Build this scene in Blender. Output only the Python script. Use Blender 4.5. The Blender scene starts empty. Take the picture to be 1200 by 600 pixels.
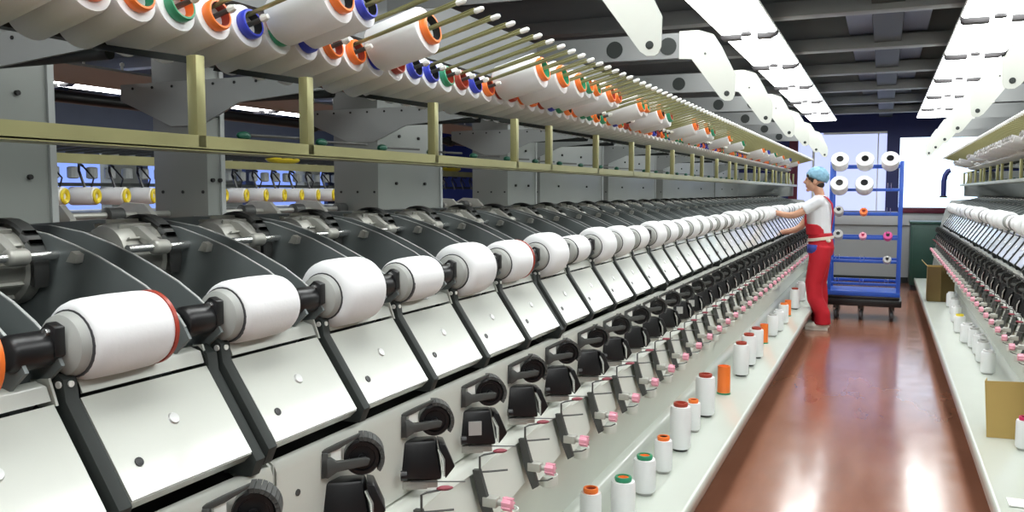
import bpy, bmesh, math, random
from mathutils import Vector, Matrix
random.seed(7)
PI = math.pi
scene = bpy.context.scene
COL = scene.collection

# ------------------------------------------------------------------ materials
def mat(name, col, rough=.5, metal=0., noise=0., nscale=8., coat=0., bump=0., spec=None, emit=None, estr=0., trans=0., sss=0.):
    m = bpy.data.materials.new(name); m.use_nodes = True
    nt = m.node_tree; b = nt.nodes['Principled BSDF']
    b.inputs['Roughness'].default_value = rough
    b.inputs['Metallic'].default_value = metal
    if coat: b.inputs['Coat Weight'].default_value = coat; b.inputs['Coat Roughness'].default_value = .08
    if spec is not None: b.inputs['Specular IOR Level'].default_value = spec
    if trans: b.inputs['Transmission Weight'].default_value = trans
    if sss:
        b.inputs['Subsurface Weight'].default_value = sss; b.inputs['Subsurface Radius'].default_value = (.01, .005, .003)
    c = (*col, 1)
    b.inputs['Base Color'].default_value = c
    tc = nt.nodes.new('ShaderNodeTexCoord'); nz = nt.nodes.new('ShaderNodeTexNoise')
    nz.inputs['Scale'].default_value = nscale; nz.inputs['Detail'].default_value = 4
    nt.links.new(tc.outputs['Object'], nz.inputs['Vector'])
    if noise:
        mx = nt.nodes.new('ShaderNodeMix'); mx.data_type = 'RGBA'
        mx.inputs[6].default_value = (*[max(0, v * (1 - noise)) for v in col], 1)
        mx.inputs[7].default_value = (*[min(1, v * (1 + noise)) for v in col], 1)
        nt.links.new(nz.outputs['Fac'], mx.inputs[0]); nt.links.new(mx.outputs[2], b.inputs['Base Color'])
    if bump:
        bp = nt.nodes.new('ShaderNodeBump'); bp.inputs['Strength'].default_value = bump; bp.inputs['Distance'].default_value = .01
        nt.links.new(nz.outputs['Fac'], bp.inputs['Height']); nt.links.new(bp.outputs['Normal'], b.inputs['Normal'])
    if emit:
        b.inputs['Emission Color'].default_value = (*emit, 1); b.inputs['Emission Strength'].default_value = estr
    return m

M = {}
M['paint'] = mat('pale_machine_paint', (.66, .68, .62), .35, noise=.06, nscale=3)
M['shelf'] = mat('pale_green_enamel', (.62, .66, .60), .22, noise=.05, nscale=2)
M['lid'] = mat('pale_lid_enamel', (.50, .52, .47), .24, noise=.06, nscale=5, spec=.8, coat=.5)
M['pillar'] = mat('grey_pillar_paint', (.22, .235, .22), .40, noise=.10, nscale=3)
M['gusset'] = mat('light_grey_bracket_paint', (.33, .35, .34), .42, noise=.08, nscale=3)
M['dark'] = mat('dark_green_grey_plate', (.030, .035, .033), .5, spec=.3, noise=.15, nscale=5)
M['plate'] = mat('charcoal_curved_plate', (.15, .17, .17), .36, noise=.12, nscale=5)
M['black'] = mat('black_plastic', (.008, .008, .009), .35, noise=.2, nscale=20)
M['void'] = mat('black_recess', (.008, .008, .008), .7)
M['edge'] = mat('pale_edge_trim', (.38, .40, .39), .4)
M['steel'] = mat('polished_steel', (.72, .73, .72), .22, metal=.9)
M['cast'] = mat('cast_aluminium', (.47, .47, .43), .45, metal=.5, noise=.15, nscale=30)
M['castd'] = mat('dark_cast_metal', (.085, .088, .085), .5, metal=.4, noise=.2, nscale=30)
M['brass'] = mat('olive_passivated_steel', (.36, .35, .17), .34, metal=.5, noise=.2, nscale=6)
M['brass2'] = mat('olive_rod_steel', (.34, .33, .16), .3, metal=.6, noise=.15, nscale=10)
M['tip'] = mat('white_rod_tip', (.85, .86, .82), .3)
M['yarn'] = mat('white_yarn', (.80, .81, .82), .75, bump=.04, nscale=120)
M['yarn2'] = mat('off_white_yarn', (.76, .76, .77), .75, bump=.04, nscale=120)
M['orange'] = mat('orange_plastic', (.92, .20, .03), .35)
M['red'] = mat('red_plastic', (.36, .04, .02), .35)
M['green'] = mat('green_plastic', (.03, .28, .14), .35)
M['blue'] = mat('blue_plastic', (.03, .05, .50), .35)
M['yellow'] = mat('yellow_plastic', (.85, .68, .03), .4)
M['crimson'] = mat('crimson_plastic', (.6, .02, .12), .35)
M['greytube'] = mat('grey_cardboard_tube', (.50, .50, .49), .6)
M['disc'] = mat('grey_centring_disc', (.36, .37, .35), .45, noise=.05)
M['rubber'] = mat('dark_rubber_ring', (.04, .04, .045), .5)
M['pink'] = mat('pink_plastic', (.80, .35, .45), .35)
M['silverpad'] = mat('silver_sticker', (.55, .56, .55), .3, metal=.4)
M['cup'] = mat('white_plastic_cup', (.70, .73, .68), .3)
M['redknob'] = mat('dark_red_ceramic', (.25, .03, .05), .4)
M['greenknob'] = mat('dark_green_knob', (.01, .10, .06), .4)
M['arm'] = mat('white_bracket_paint', (.58, .60, .55), .35, noise=.03)
M['lamp'] = mat('glowing_lamp_diffuser', (.9, .9, .9), .5, emit=(.97, 1, .99), estr=9)
M['lamphouse'] = mat('white_lamp_housing', (.75, .75, .73), .4)
M['lampgrey'] = mat('grey_lamp_bracket', (.035, .032, .034), .5)
M['navy'] = mat('navy_wall_paint', (.008, .015, .12), .5, noise=.1)
M['cartblue'] = mat('blue_cart_paint', (.02, .09, .48), .35, noise=.08)
M['wall'] = mat('grey_wall_paint', (.40, .42, .42), .6, noise=.06, nscale=2)
M['slate'] = mat('slate_blue_paint', (.045, .06, .11), .5, noise=.15)
M['maroon'] = mat('maroon_trim', (.12, .01, .03), .5)
M['sill'] = mat('pale_sill', (.55, .57, .58), .5)
M['ceil'] = mat('dark_ceiling_panels', (.14, .15, .16), .55, noise=.3, nscale=1.2)
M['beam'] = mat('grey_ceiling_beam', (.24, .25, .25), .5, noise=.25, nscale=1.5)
M['duct'] = mat('blue_grey_duct', (.10, .11, .16), .35, noise=.1)
M['darkgreen'] = mat('dark_green_paint', (.01, .05, .035), .4, noise=.15)
M['card'] = mat('brown_cardboard', (.42, .29, .09), .7, noise=.1, nscale=4)
M['skin'] = mat('skin', (.60, .33, .22), .5, sss=.1)
M['hair'] = mat('dark_hair', (.02, .014, .01), .6)
M['shirt'] = mat('white_tshirt', (.74, .76, .80), .8, bump=.3, nscale=18)
M['redcloth'] = mat('red_workwear', (.48, .006, .018), .75, noise=.2, nscale=6, bump=.5)
M['belt'] = mat('cream_belt', (.70, .62, .52), .7)
M['patch'] = mat('blue_pocket', (.05, .07, .35), .8)
M['cap'] = mat('blue_hair_net', (.22, .42, .56), .7, noise=.35, nscale=40, bump=.6)
M['shoe'] = mat('white_shoe', (.72, .70, .62), .5)
M['thread'] = mat('black_wire', (.02, .02, .02), .4)

# floor: glossy red-brown epoxy with wear and faint tile joints
def floor_mat():
    m = bpy.data.materials.new('red_brown_epoxy_floor'); m.use_nodes = True
    nt = m.node_tree; b = nt.nodes['Principled BSDF']; N = nt.nodes.new; L = nt.links.new
    tc = N('ShaderNodeTexCoord'); nz = N('ShaderNodeTexNoise'); nz.inputs['Scale'].default_value = 1.6; nz.inputs['Detail'].default_value = 6
    mp = N('ShaderNodeMapping'); mp.inputs['Scale'].default_value = (2.5, .6, 1); L(tc.outputs['Object'], mp.inputs['Vector']); L(mp.outputs['Vector'], nz.inputs['Vector'])
    cr = N('ShaderNodeValToRGB'); cr.color_ramp.elements[0].position = .3; cr.color_ramp.elements[0].color = (.235, .095, .055, 1)
    cr.color_ramp.elements[1].position = .7; cr.color_ramp.elements[1].color = (.33, .145, .090, 1)
    L(nz.outputs['Fac'], cr.inputs['Fac']); L(cr.outputs['Color'], b.inputs['Base Color'])
    n2 = N('ShaderNodeTexNoise'); n2.inputs['Scale'].default_value = 5; L(tc.outputs['Object'], n2.inputs['Vector'])
    mr = N('ShaderNodeMapRange'); mr.inputs['To Min'].default_value = .08; mr.inputs['To Max'].default_value = .24
    L(n2.outputs['Fac'], mr.inputs['Value']); L(mr.outputs['Result'], b.inputs['Roughness'])
    b.inputs['Specular IOR Level'].default_value = .75
    return m
M['floor'] = floor_mat()

# ------------------------------------------------------------------ mesh builder
class MB:
    def __init__(s): s.v = []; s.f = []
    def add(s, vs, fs):
        o = len(s.v); s.v += [tuple(p) for p in vs]; s.f += [[i + o for i in f] for f in fs]; return s
    def box(s, x0, x1, y0, y1, z0, z1):
        return s.add([(x0,y0,z0),(x1,y0,z0),(x1,y1,z0),(x0,y1,z0),(x0,y0,z1),(x1,y0,z1),(x1,y1,z1),(x0,y1,z1)],
                     [(0,3,2,1),(4,5,6,7),(0,1,5,4),(1,2,6,5),(2,3,7,6),(3,0,4,7)])
    def prism_y(s, poly, y0, y1):          # polygon in XZ extruded along Y
        n = len(poly)
        vs = [(x, y0, z) for x, z in poly] + [(x, y1, z) for x, z in poly]
        return s.add(vs, [list(range(n))[::-1], list(range(n, 2*n))] + [(i, (i+1) % n, n + (i+1) % n, n + i) for i in range(n)])
    def prism_x(s, poly, x0, x1):          # polygon in YZ extruded along X
        n = len(poly)
        vs = [(x0, y, z) for y, z in poly] + [(x1, y, z) for y, z in poly]
        return s.add(vs, [list(range(n)), list(range(n, 2*n))[::-1]] + [(i, n + i, n + (i+1) % n, (i+1) % n) for i in range(n)])
    def sheet_y(s, line, t, y0, y1):       # folded sheet: XZ polyline thickened by t
        up, dn = [], []
        for i, p in enumerate(line):
            a = line[max(0, i-1)]; b = line[min(len(line)-1, i+1)]
            d = Vector((b[0]-a[0], b[1]-a[1])).normalized(); n = Vector((-d.y, d.x)) * t * .5
            up.append((p[0]+n.x, p[1]+n.y)); dn.append((p[0]-n.x, p[1]-n.y))
        for i in range(len(line)-1):
            s.prism_y([up[i], up[i+1], dn[i+1], dn[i]], y0, y1)
        return s
    def frame(s, d):
        d = Vector(d).normalized(); a = Vector((0,0,1)) if abs(d.z) < .9 else Vector((1,0,0))
        u = d.cross(a).normalized(); return d, u, u.cross(d).normalized()
    def lathe(s, prof, o=(0,0,0), d=(0,0,1), n=20, caps=True):   # prof: (radius, along)
        d, u, w = s.frame(d); o = Vector(o); vs = []; fs = []
        for r, h in prof:
            for k in range(n):
                a = 2*PI*k/n; vs.append(o + d*h + (u*math.cos(a) + w*math.sin(a))*r)
        m = len(prof)
        for j in range(m-1):
            for k in range(n):
                fs.append((j*n+k, j*n+(k+1) % n, (j+1)*n+(k+1) % n, (j+1)*n+k))
        if caps and prof[0][0] > 1e-6: fs.append(list(range(n))[::-1])
        if caps and prof[-1][0] > 1e-6: fs.append([(m-1)*n+k for k in range(n)])
        return s.add(vs, fs)
    def cyl(s, a, b, r, n=12):
        a = Vector(a); b = Vector(b); return s.lathe([(r, 0), (r, (b-a).length)], a, b-a, n)
    def tube(s, pts, r, n=6):
        pts = [Vector(p) for p in pts]; vs = []; fs = []
        rs = r if isinstance(r, (list, tuple)) else [r]*len(pts)
        u = None
        for i, p in enumerate(pts):
            d = (pts[min(i+1, len(pts)-1)] - pts[max(i-1, 0)]).normalized()
            if u is None: u = s.frame(d)[1]
            u = (u - d*u.dot(d)).normalized(); w = d.cross(u)
            for k in range(n):
                a = 2*PI*k/n; vs.append(p + (u*math.cos(a)+w*math.sin(a))*rs[i])
        for i in range(len(pts)-1):
            for k in range(n):
                fs.append((i*n+k, i*n+(k+1) % n, (i+1)*n+(k+1) % n, (i+1)*n+k))
        fs.append(list(range(n))[::-1]); fs.append([(len(pts)-1)*n+k for k in range(n)])
        return s.add(vs, fs)
    def ell(s, c, r, n=16, m=10, rot=None):
        vs = []; fs = []
        for j in range(m+1):
            t = PI*j/m
            for k in range(n):
                a = 2*PI*k/n
                p = Vector((math.sin(t)*math.cos(a)*r[0], math.sin(t)*math.sin(a)*r[1], math.cos(t)*r[2]))
                if rot: p = rot @ p
                vs.append(p + Vector(c))
        for j in range(m):
            for k in range(n):
                fs.append((j*n+k, (j+1)*n+k, (j+1)*n+(k+1) % n, j*n+(k+1) % n))
        return s.add(vs, fs)
    def mesh(s, name, m, mirror=False, bevel=0., smooth=True, ang=35):
        vs = [(MX - x, y, z) for x, y, z in s.v] if mirror else s.v
        me = bpy.data.meshes.new(name); me.from_pydata(vs, [], s.f)
        bm = bmesh.new(); bm.from_mesh(me)
        bmesh.ops.remove_doubles(bm, verts=bm.verts, dist=1e-6)
        bmesh.ops.recalc_face_normals(bm, faces=bm.faces)
        if bevel:
            es = [e for e in bm.edges if len(e.link_faces) == 2 and e.calc_face_angle(0) > .6]
            bmesh.ops.bevel(bm, geom=es, offset=bevel, segments=2, affect='EDGES', profile=.5, clamp_overlap=True)
        for f in bm.faces: f.smooth = smooth
        for e in bm.edges:
            if len(e.link_faces) == 2 and e.calc_face_angle(0) > math.radians(ang): e.smooth = False
        bm.to_mesh(me); bm.free()
        me.materials.append(M[m] if isinstance(m, str) else m)
        return me
MX = -.235          # the right-hand machine mirrors the left one about x = MX/2

def link(name, me, parent=None, loc=(0,0,0)):
    o = bpy.data.objects.new(name, me); COL.objects.link(o); o.location = loc
    if parent: o.parent = parent
    return o
def tag(o, label=None, cat=None, group=None, kind=None):
    if label: o['label'] = label
    if cat: o['category'] = cat
    if group: o['group'] = group
    if kind: o['kind'] = kind
    return o
def thing(name, label, cat, loc, group=None, rot=(0,0,0)):
    o = bpy.data.objects.new(name, None); COL.objects.link(o); o.location = loc; o.rotation_euler = rot
    o.empty_display_size = .1
    return tag(o, label, cat, group)
def copy_tree(o, parent=None):
    c = o.copy(); COL.objects.link(c)
    if parent: c.parent = parent
    for ch in list(o.children): copy_tree(ch, c)
    return c
def structure(name, mb, m, **k):
    return tag(link(name, mb.mesh(name, m, **k)), kind='structure')

W1 = 'zero first second third fourth fifth sixth seventh eighth ninth tenth eleventh twelfth thirteenth fourteenth fifteenth sixteenth seventeenth eighteenth nineteenth'.split()
T0 = ' . twenty thirty forty fifty sixty seventy eighty ninety'.split(' ')
TH = ' . twentieth thirtieth fortieth fiftieth sixtieth seventieth eightieth ninetieth'.split(' ')
def word(n):
    if n < 20: return W1[n]
    if n >= 100: return 'hundredth' if n == 100 else 'hundred-and-' + word(n-100)
    t, u = divmod(n, 10)
    return TH[t] if u == 0 else T0[t] + '-' + W1[u]
T0 = ['', '', 'twenty', 'thirty', 'forty', 'fifty', 'sixty', 'seventy', 'eighty', 'ninety']
TH = ['', '', 'twentieth', 'thirtieth', 'fortieth', 'fiftieth', 'sixtieth', 'seventieth', 'eightieth', 'ninetieth']

# ------------------------------------------------------------------ grid shared by machines, lamps, ceiling
SEC = 1.57; Y0 = 1.234; YEND = 13.78; PITCH = .31
def hinge_positions(ymin):
    out = []
    for s_ in range(-1, 8):
        for j in range(5):
            y = Y0 + SEC*s_ + PITCH*j
            if y >= ymin: out.append((y, s_, j))
    return out
PEG = SEC/15; PY0 = 1.448
TILT = math.radians(15)
AX = Vector((math.cos(TILT), 0, math.sin(TILT)))    # cones point up and towards the aisle (left machine)

# ------------------------------------------------------------------ the machine
def winding_machine(mir, ystart, label):
    ex = MX - (-1.6) if mir else -1.6
    root = thing('winding_machine', label, 'winding machine', (ex, (ystart+YEND)/2, 0))
    oy = (ystart+YEND)/2
    def put(name, me, y=0, parent=None):
        if parent is None: return link(name, me, root, (-ex, y-oy, 0))
        return link(name, me, parent)
    def mk(mb, name, m, **k): return mb.mesh(name, m, mirror=mir, **k)
    ys, ye = ystart, YEND
    # shelf with upturned lip, dark base
    b = MB(); b.sheet_y([(-1.06, .30), (-1.03, .222), (-.70, .216), (-.682, .222), (-.676, .212), (-.676, .178), (-.70, .178)], .006, ys, ye)
    put('shelf', mk(b, 'shelf', 'shelf'))
    b = MB(); b.box(-1.7, -.80, ys, ye, 0, .17); b.box(-.80, -.70, ys, ye, .15, .175); put('base', mk(b, 'base', 'dark'))
    b = MB(); b.sheet_y([(-1.06, .30), (-1.02, .50), (-.985, .60), (-.99, .742), (-1.04, .744)], .006, ys, ye)
    put('back_panel', mk(b, 'back_panel', 'paint'))
    # body core that blocks the view through the machine
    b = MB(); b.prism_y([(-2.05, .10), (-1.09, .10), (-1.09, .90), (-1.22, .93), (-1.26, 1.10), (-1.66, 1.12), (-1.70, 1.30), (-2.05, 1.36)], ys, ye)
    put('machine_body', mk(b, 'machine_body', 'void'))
    b = MB(); b.prism_y([(-2.08, 1.34), (-2.08, 1.375), (-1.95, 1.385), (-1.68, 1.385), (-1.66, 1.36), (-1.66, 1.30)], ys, ye); put('top_deck', mk(b, 'top_deck', 'pillar'))
    # ledge
    b = MB(); b.sheet_y([(-1.045, .80), (-1.035, .752), (-.985, .748), (-.978, .735)], .005, ys, ye); put('ledge', mk(b, 'ledge', 'paint'))
    # beam per section with end plates
    beam = MB(); y1 = SEC-.012
    beam.sheet_y([(-1.10, .93), (-1.058, .965), (-1.030, .969), (-1.026, .955), (-1.03, .76)], .006, 0, y1)
    bme = mk(beam, 'beam', 'paint')
    ep = MB(); ep.prism_y([(-1.14, 1.03), (-1.10, 1.045), (-1.075, 1.03), (-1.07, 1.0), (-1.030, .972), (-1.03, .78), (-1.09, .78), (-1.15, .95)], -.003, .003)
    epm = mk(ep, 'end_plate', 'paint')
    tr = MB(); tr.sheet_y([(-1.22, 1.14), (-1.15, .955), (-1.09, .93)], .006, 0, y1); trm = mk(tr, 'trough', 'void')
    bolt = MB(); bolt.cyl((-1.03, 0, 0), (-1.022, 0, 0), .007, 8); bom = mk(bolt, 'bolt', 'castd')
    for s_ in range(-1, 8):
        y = Y0 + .02 + SEC*s_
        if y + SEC < ys: continue
        o = put('beam', bme, y); put('trough', trm, y)
        for q in (0, y1): e = link('end_plate', epm, o, (0, q, 0))
        for yy, zz in ((.06, .90), (.06, .82)): link('bolt', bom, o, (0, yy, zz))
    # lids
    w0, w1 = .028, .292
    A, B = (-1.118, 1.165), (-1.018, 1.018)
    def lid_mesh(w0, w1):
        l = MB(); l.sheet_y([(-1.165, 1.178), (-1.148, 1.198), (-1.126, 1.192), (-1.118, 1.172)], .004, w0+.004, w1-.004)
        l.sheet_y([A, B], .006, w0, w1); l.sheet_y([B, (-1.035, 1.002)], .005, w0, w1)
        l.prism_y([(-1.165, 1.20), (-1.125, 1.205), (-1.110, 1.165), (-1.15, 1.16)], w1, w1+.004)
        return mk(l, 'lid', 'lid', ang=12)
    lidm = lid_mesh(w0, w1)
    arm = MB(); arm.prism_y([(-1.20, 1.16), (-1.165, 1.205), (-1.135, 1.215), (-1.112, 1.20), (-1.108, 1.168), (-1.006, 1.016), (-1.02, .985), (-1.08, .985), (-1.14, 1.10)], -.004, w0-.008)
    armm = mk(arm, 'hinge_arm', 'dark', bevel=.001)
    pin = MB(); pin.cyl((-1.120, -.007, 1.193), (-1.120, w0-.006, 1.193), .0055, 10); pin.cyl((-1.126, .008, 1.193), (-1.1085, .008, 1.193), .005, 10); pinm = mk(pin, 'hinge_pin', 'tip')
    d = Vector((B[0]-A[0], 0, B[1]-A[1])).normalized(); nn = Vector((-d.z, 0, d.x))
    knob = MB(); pc = Vector((A[0], .17, A[1])) + d*.075 + nn*.003
    knob.lathe([(.011, 0), (.009, .003), (0, .0035)], pc, nn, 14); knobm = mk(knob, 'dimple', 'silverpad')
    hole = MB(); pc = Vector((A[0], .07, A[1])) + d*.125 + nn*.003
    hole.lathe([(.008, 0), (.0075, .002), (.0045, .0015), (0, .0012)], pc, nn, 14); holem = mk(hole, 'latch_hole', 'black')
    # cradle plates
    rim = [(-1.112, 1.245), (-1.125, 1.262), (-1.154, 1.284), (-1.20, 1.312), (-1.257, 1.338), (-1.31, 1.36), (-1.367, 1.379), (-1.443, 1.400), (-1.54, 1.413), (-1.70, 1.415), (-1.95, 1.40)]
    poly = rim + [(-2.03, 1.36), (-2.03, 1.20), (-1.50, 1.08), (-1.22, 1.10), (-1.13, 1.20), (-1.10, 1.225)]
    pl = MB(); pl.prism_y(poly, -.003, .003); plm = mk(pl, 'cradle_plate', 'plate')
    et = MB()
    for i in range(len(rim)-2):
        a, c = rim[i], rim[i+1]; et.prism_y([(a[0], a[1]-.001), (c[0], c[1]-.001), (c[0], c[1]+.0015), (a[0]+.001, a[1]+.0015)], -.0025, .0022)
    etm = mk(et, 'edge_trim', 'edge')
    scr = MB(); scr.cyl((-1.40, -.012, 1.335), (-1.40, 0, 1.335), .009, 8); scr.cyl((-1.33, -.006, 1.25), (-1.33, 0, 1.25), .004, 6); scr.cyl((-1.36, -.006, 1.29), (-1.36, 0, 1.29), .004, 6)
    scrm = mk(scr, 'screw', 'cast')
    # hub: black cylinder with clamp
    hb = MB(); hb.lathe([(.024, -.070), (.028, -.064), (.028, -.006), (.022, 0)], (-1.13, 0, 1.25), (0, 1, 0), 20)
    hb.prism_y([(-1.15, 1.262), (-1.118, 1.29), (-1.10, 1.283), (-1.10, 1.24), (-1.13, 1.225)], -.012, .006)
    hbm = mk(hb, 'hub', 'black', bevel=.002)
    sc2 = MB(); sc2.cyl((-1.115, -.018, 1.276), (-1.115, -.010, 1.276), .006, 8); sc2m = mk(sc2, 'set_screw', 'steel')
    cd = MB(); cd.lathe([(.016, .000), (.020, .006), (.034, .012), (.046, .020), (.050, .034), (.050, .040)], (-1.13, 0, 1.25), (0, 1, 0), 28); cdm = mk(cd, 'centring_disc', 'disc')
    cr = MB(); cr.lathe([(.047, .034), (.0525, .036), (.0535, .042), (.0525, .048), (.047, .050)], (-1.13, 0, 1.25), (0, 1, 0), 28); crm = mk(cr, 'rubber_ring', 'rubber')
    cb = MB(); cb.lathe([(.004, -.001), (.015, -.001), (.015, .004)], (-1.13, 0, 1.25), (0, 1, 0), 14); cbm = mk(cb, 'centring_boss', 'cast')
    # drive roller
    dr = MB(); dr.lathe([(.030, 0), (.036, .004), (.036, .196), (.030, .20)], (-1.205, .0, 1.145), (0, 1, 0), 18); drm = mk(dr, 'drive_roller', 'black')
    # motor
    mo = MB(); mo.lathe([(.040, -.13), (.062, -.128), (.068, -.11), (.068, -.03), (.078, -.025), (.080, -.002)], (-1.53, 0, 1.345), (0, 1, 0), 24)
    for k in range(12):
        a = 2*PI*k/12; cx, cz = -1.53+.068*math.cos(a), 1.345+.068*math.sin(a)
        mo.add([(cx + dx, yy, cz + dz) for yy in (-.118, -.034) for dx, dz in ((-.003*math.sin(a), .003*math.cos(a)), (.003*math.sin(a), -.003*math.cos(a)), (.008*math.cos(a)+.002*math.sin(a), .008*math.sin(a)-.002*math.cos(a)), (.008*math.cos(a)-.002*math.sin(a), .008*math.sin(a)+.002*math.cos(a)))],
               [(0,1,2,3), (4,7,6,5), (0,4,5,1), (1,5,6,2), (2,6,7,3), (3,7,4,0)])
    mom = mk(mo, 'motor', 'cast')
    sh = MB(); sh.cyl((-1.42, -.165, 1.363), (-1.42, .012, 1.363), .0085, 14); shm = mk(sh, 'shaft', 'steel')
    cl = MB(); cl.lathe([(.012, -.10), (.016, -.096), (.016, -.062), (.012, -.058)], (-1.42, 0, 1.363), (0, 1, 0), 14)
    cl.prism_y([(-1.43, 1.350), (-1.41, 1.365), (-1.47, 1.405), (-1.55, 1.418), (-1.56, 1.40), (-1.49, 1.39)], -.090, -.068)
    clm = mk(cl, 'clamp', 'cast', bevel=.002)
    lv = MB(); lv.prism_y([(-1.375, 1.352), (-1.36, 1.372), (-1.347, 1.366), (-1.352, 1.35)], -.02, -.003); lv.cyl((-1.362, -.012, 1.36), (-1.362, 0, 1.36), .012, 10); lvm = mk(lv, 'lever', 'cast')
    arc = MB()
    for k in range(10):
        a0, a1 = math.radians(-20 + 14*k), math.radians(-6 + 14*k)
        arc.prism_y([(-1.53+r*math.cos(a), 1.335+r*math.sin(a)) for r, a in ((.080, a0), (.096, a0), (.096, a1), (.080, a1))], -.03, -.003)
    arcm = mk(arc, 'motor_flange', 'castd')
    # feed unit, mounted askew on the beam: local u out from the beam, v towards the near end, z up
    def uvz(mb): mb.v = [(-1.03 + u*.83 + v*.56, u*.56 - v*.83, z) for u, v, z in mb.v]; return mb
    bx = MB(); bx.add([(0,-.055,.802),(.100,-.055,.800),(.095,.012,.795),(-.004,.012,.802),(.004,-.05,.888),(.088,-.05,.888),(.080,.0,.890),(.006,.0,.889)],
           [(0,3,2,1),(4,5,6,7),(0,1,5,4),(1,2,6,5),(2,3,7,6),(3,0,4,7)])
    bxm = mk(uvz(bx), 'motor_cover', 'black', bevel=.007)
    fl = MB(); fl.add([(.088,.006,.884),(.104,.006,.880),(.127,.006,.825),(.104,.006,.796),(.088,-.06,.884),(.104,-.06,.880),(.127,-.06,.825),(.104,-.06,.796)],
           [(0,1,2,3),(4,7,6,5),(0,4,5,1),(1,5,6,2),(2,6,7,3),(3,7,4,0)])
    flm = mk(uvz(fl), 'cover_flap', 'black', bevel=.003)
    ft = MB(); ft.tube([(.086,.010,.872),(.098,.012,.845),(.100,.012,.805)], [.003,.0045,.003], 6); ftm = mk(uvz(ft), 'latch', 'steel')
    rp = MB(); rp.lathe([(.012, -.05), (.034, -.048), (.037, -.042), (.037, -.006), (.034, -.002), (.027, -.002), (.025, -.008), (.008, -.008), (.008, .002), (0, .002)], (.080, 0, .936), (0, 1, 0), 28)
    rpm = mk(uvz(rp), 'feed_roller', 'black')
    vb = MB()
    for k in range(11):
        a0 = math.radians(-38 + 12.5*k); a1 = a0 + math.radians(11)
        P_ = [(.080+r*math.cos(a), .936+r*math.sin(a)) for r, a in ((.038, a0), (.046, a0), (.046, a1), (.038, a1))]
        n0 = [(u, -.045, z) for u, z in P_] + [(u, .004, z) for u, z in P_]
        vb.add(n0, [(0,1,2,3),(4,7,6,5),(0,4,5,1),(1,5,6,2),(2,6,7,3),(3,7,4,0)])
    vbm = mk(uvz(vb), 'roller_guard', 'castd')
    def uz(mb, poly, v0, v1):
        n = len(poly); return mb.add([(u, v0, z) for u, z in poly] + [(u, v1, z) for u, z in poly], [list(range(n)), list(range(n, 2*n))[::-1]] + [(i, n+i, n+(i+1) % n, (i+1) % n) for i in range(n)])
    la = MB(); uz(la, [(0, .905), (.012, .903), (.03, .915), (.092, .926), (.096, .938), (.085, .942), (.03, .936), (.018, .945), (.0, .942)], .006, .016); uz(la, [(0, .948), (.035, .962), (.075, .985), (.078, .992), (.03, .972), (0, .958)], .0, .012)
    la.box(0, .012, -.02, .016, .905, .955)
    lam = mk(uvz(la), 'roller_lever', 'castd', bevel=.0015)
    wb = MB(); wb.box(.018, .038, .004, .008, .938, .962); wbm = mk(uvz(wb), 'roller_tag', 'tip')
    bk = MB(); bk.box(0, .085, -.04, .004, .776, .794); bk.box(.01, .06, .004, .006, .774, .786)
    bk2 = MB(); bk2.cyl((.02, .01, .796), (.150, .015, .790), .0016, 5); bk2m = mk(uvz(bk2), 'thread_needle', 'castd')
    bkm = mk(uvz(bk), 'thread_bracket', 'cast', bevel=.001)
    kn = MB(); kn.cyl((-.004, .035, .82), (.010, .035, .82), .012, 12); knm = mk(uvz(kn), 'stop_button', 'black')
    st = MB(); st.box(.020, .055, .006, .0125, .825, .862); stm = mk(uvz(st), 'sticker', 'silverpad')
    # tensioner panel: origin y at bracket
    tp = MB(); 
    tp.add([(-.965,0,.745),(-.992,.30,.745),(-.955,.30,.618),(-.925,0,.610),(-.971,0,.742),(-.998,.30,.742),(-.961,.30,.616),(-.931,0,.608)],
           [(0,1,2,3),(4,7,6,5),(0,4,5,1),(1,5,6,2),(2,6,7,3),(3,7,4,0)])
    tpm = mk(tp, 'tension_panel', 'paint')
    tb = MB(); tb.prism_y([(-.975, .748), (-.955, .750), (-.912, .612), (-.93, .600), (-.955, .66)], -.014, .0); tbm = mk(tb, 'panel_bracket', 'castd')
    gb = MB(); gb.box(-.945, -.905, -.018, .012, .655, .680); gb.cyl((-.905, -.003, .667), (-.892, -.003, .667), .009, 10); gbm = mk(gb, 'tension_block', 'cast', bevel=.002)
    pk = MB(); pk.lathe([(.008, 0), (.016, .003), (.017, .012), (.015, .026), (.008, .030)], (-.893, -.003, .667), (1, 0, -.05), 14)
    for k in range(7):
        a = 2*PI*k/7; pk.cyl((-.89, -.003+.0165*math.cos(a), .667+.0165*math.sin(a)), (-.864, -.003+.0155*math.cos(a), .666+.0155*math.sin(a)), .0028, 5)
    pkm = mk(pk, 'tension_knob', 'pink')
    wr = MB(); wr.tube([(-.965, -.01, .742), (-.93, .014, .742), (-.895, .036, .744)], .0026, 6); wr2 = MB(); wr3 = MB(); wr2.tube([(-.955, -.01, .735), (-.955, -.01, .785), (-.945, -.003, .79), (-.915, .018, .795)], .003, 6)
    wr3.tube([(-.925, -.01, .625), (-.885, -.005, .632), (-.87, -.002, .640)], .0022, 5)
    wrm = mk(wr, 'wire_guide', 'castd'); wrm2 = mk(wr2, 'eye_stem', 'castd'); wrm3 = mk(wr3, 'exit_wire', 'castd')
    ce = MB(); ce.ell((-.91, .02, .798), (.020, .008, .006), 8, 6, Matrix.Rotation(.6, 3, 'Z')); cem = mk(ce, 'ceramic_eye', 'redknob')
    cup = MB(); cup.lathe([(.026, .57), (.029, .575), (.029, .605), (.026, .605), (.024, .58), (0, .578)], (-.93, .12, 0), (0, 0, 1), 16); cupm = mk(cup, 'drip_cup', 'cup')
    positions = hinge_positions(ys+.02)
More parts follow.
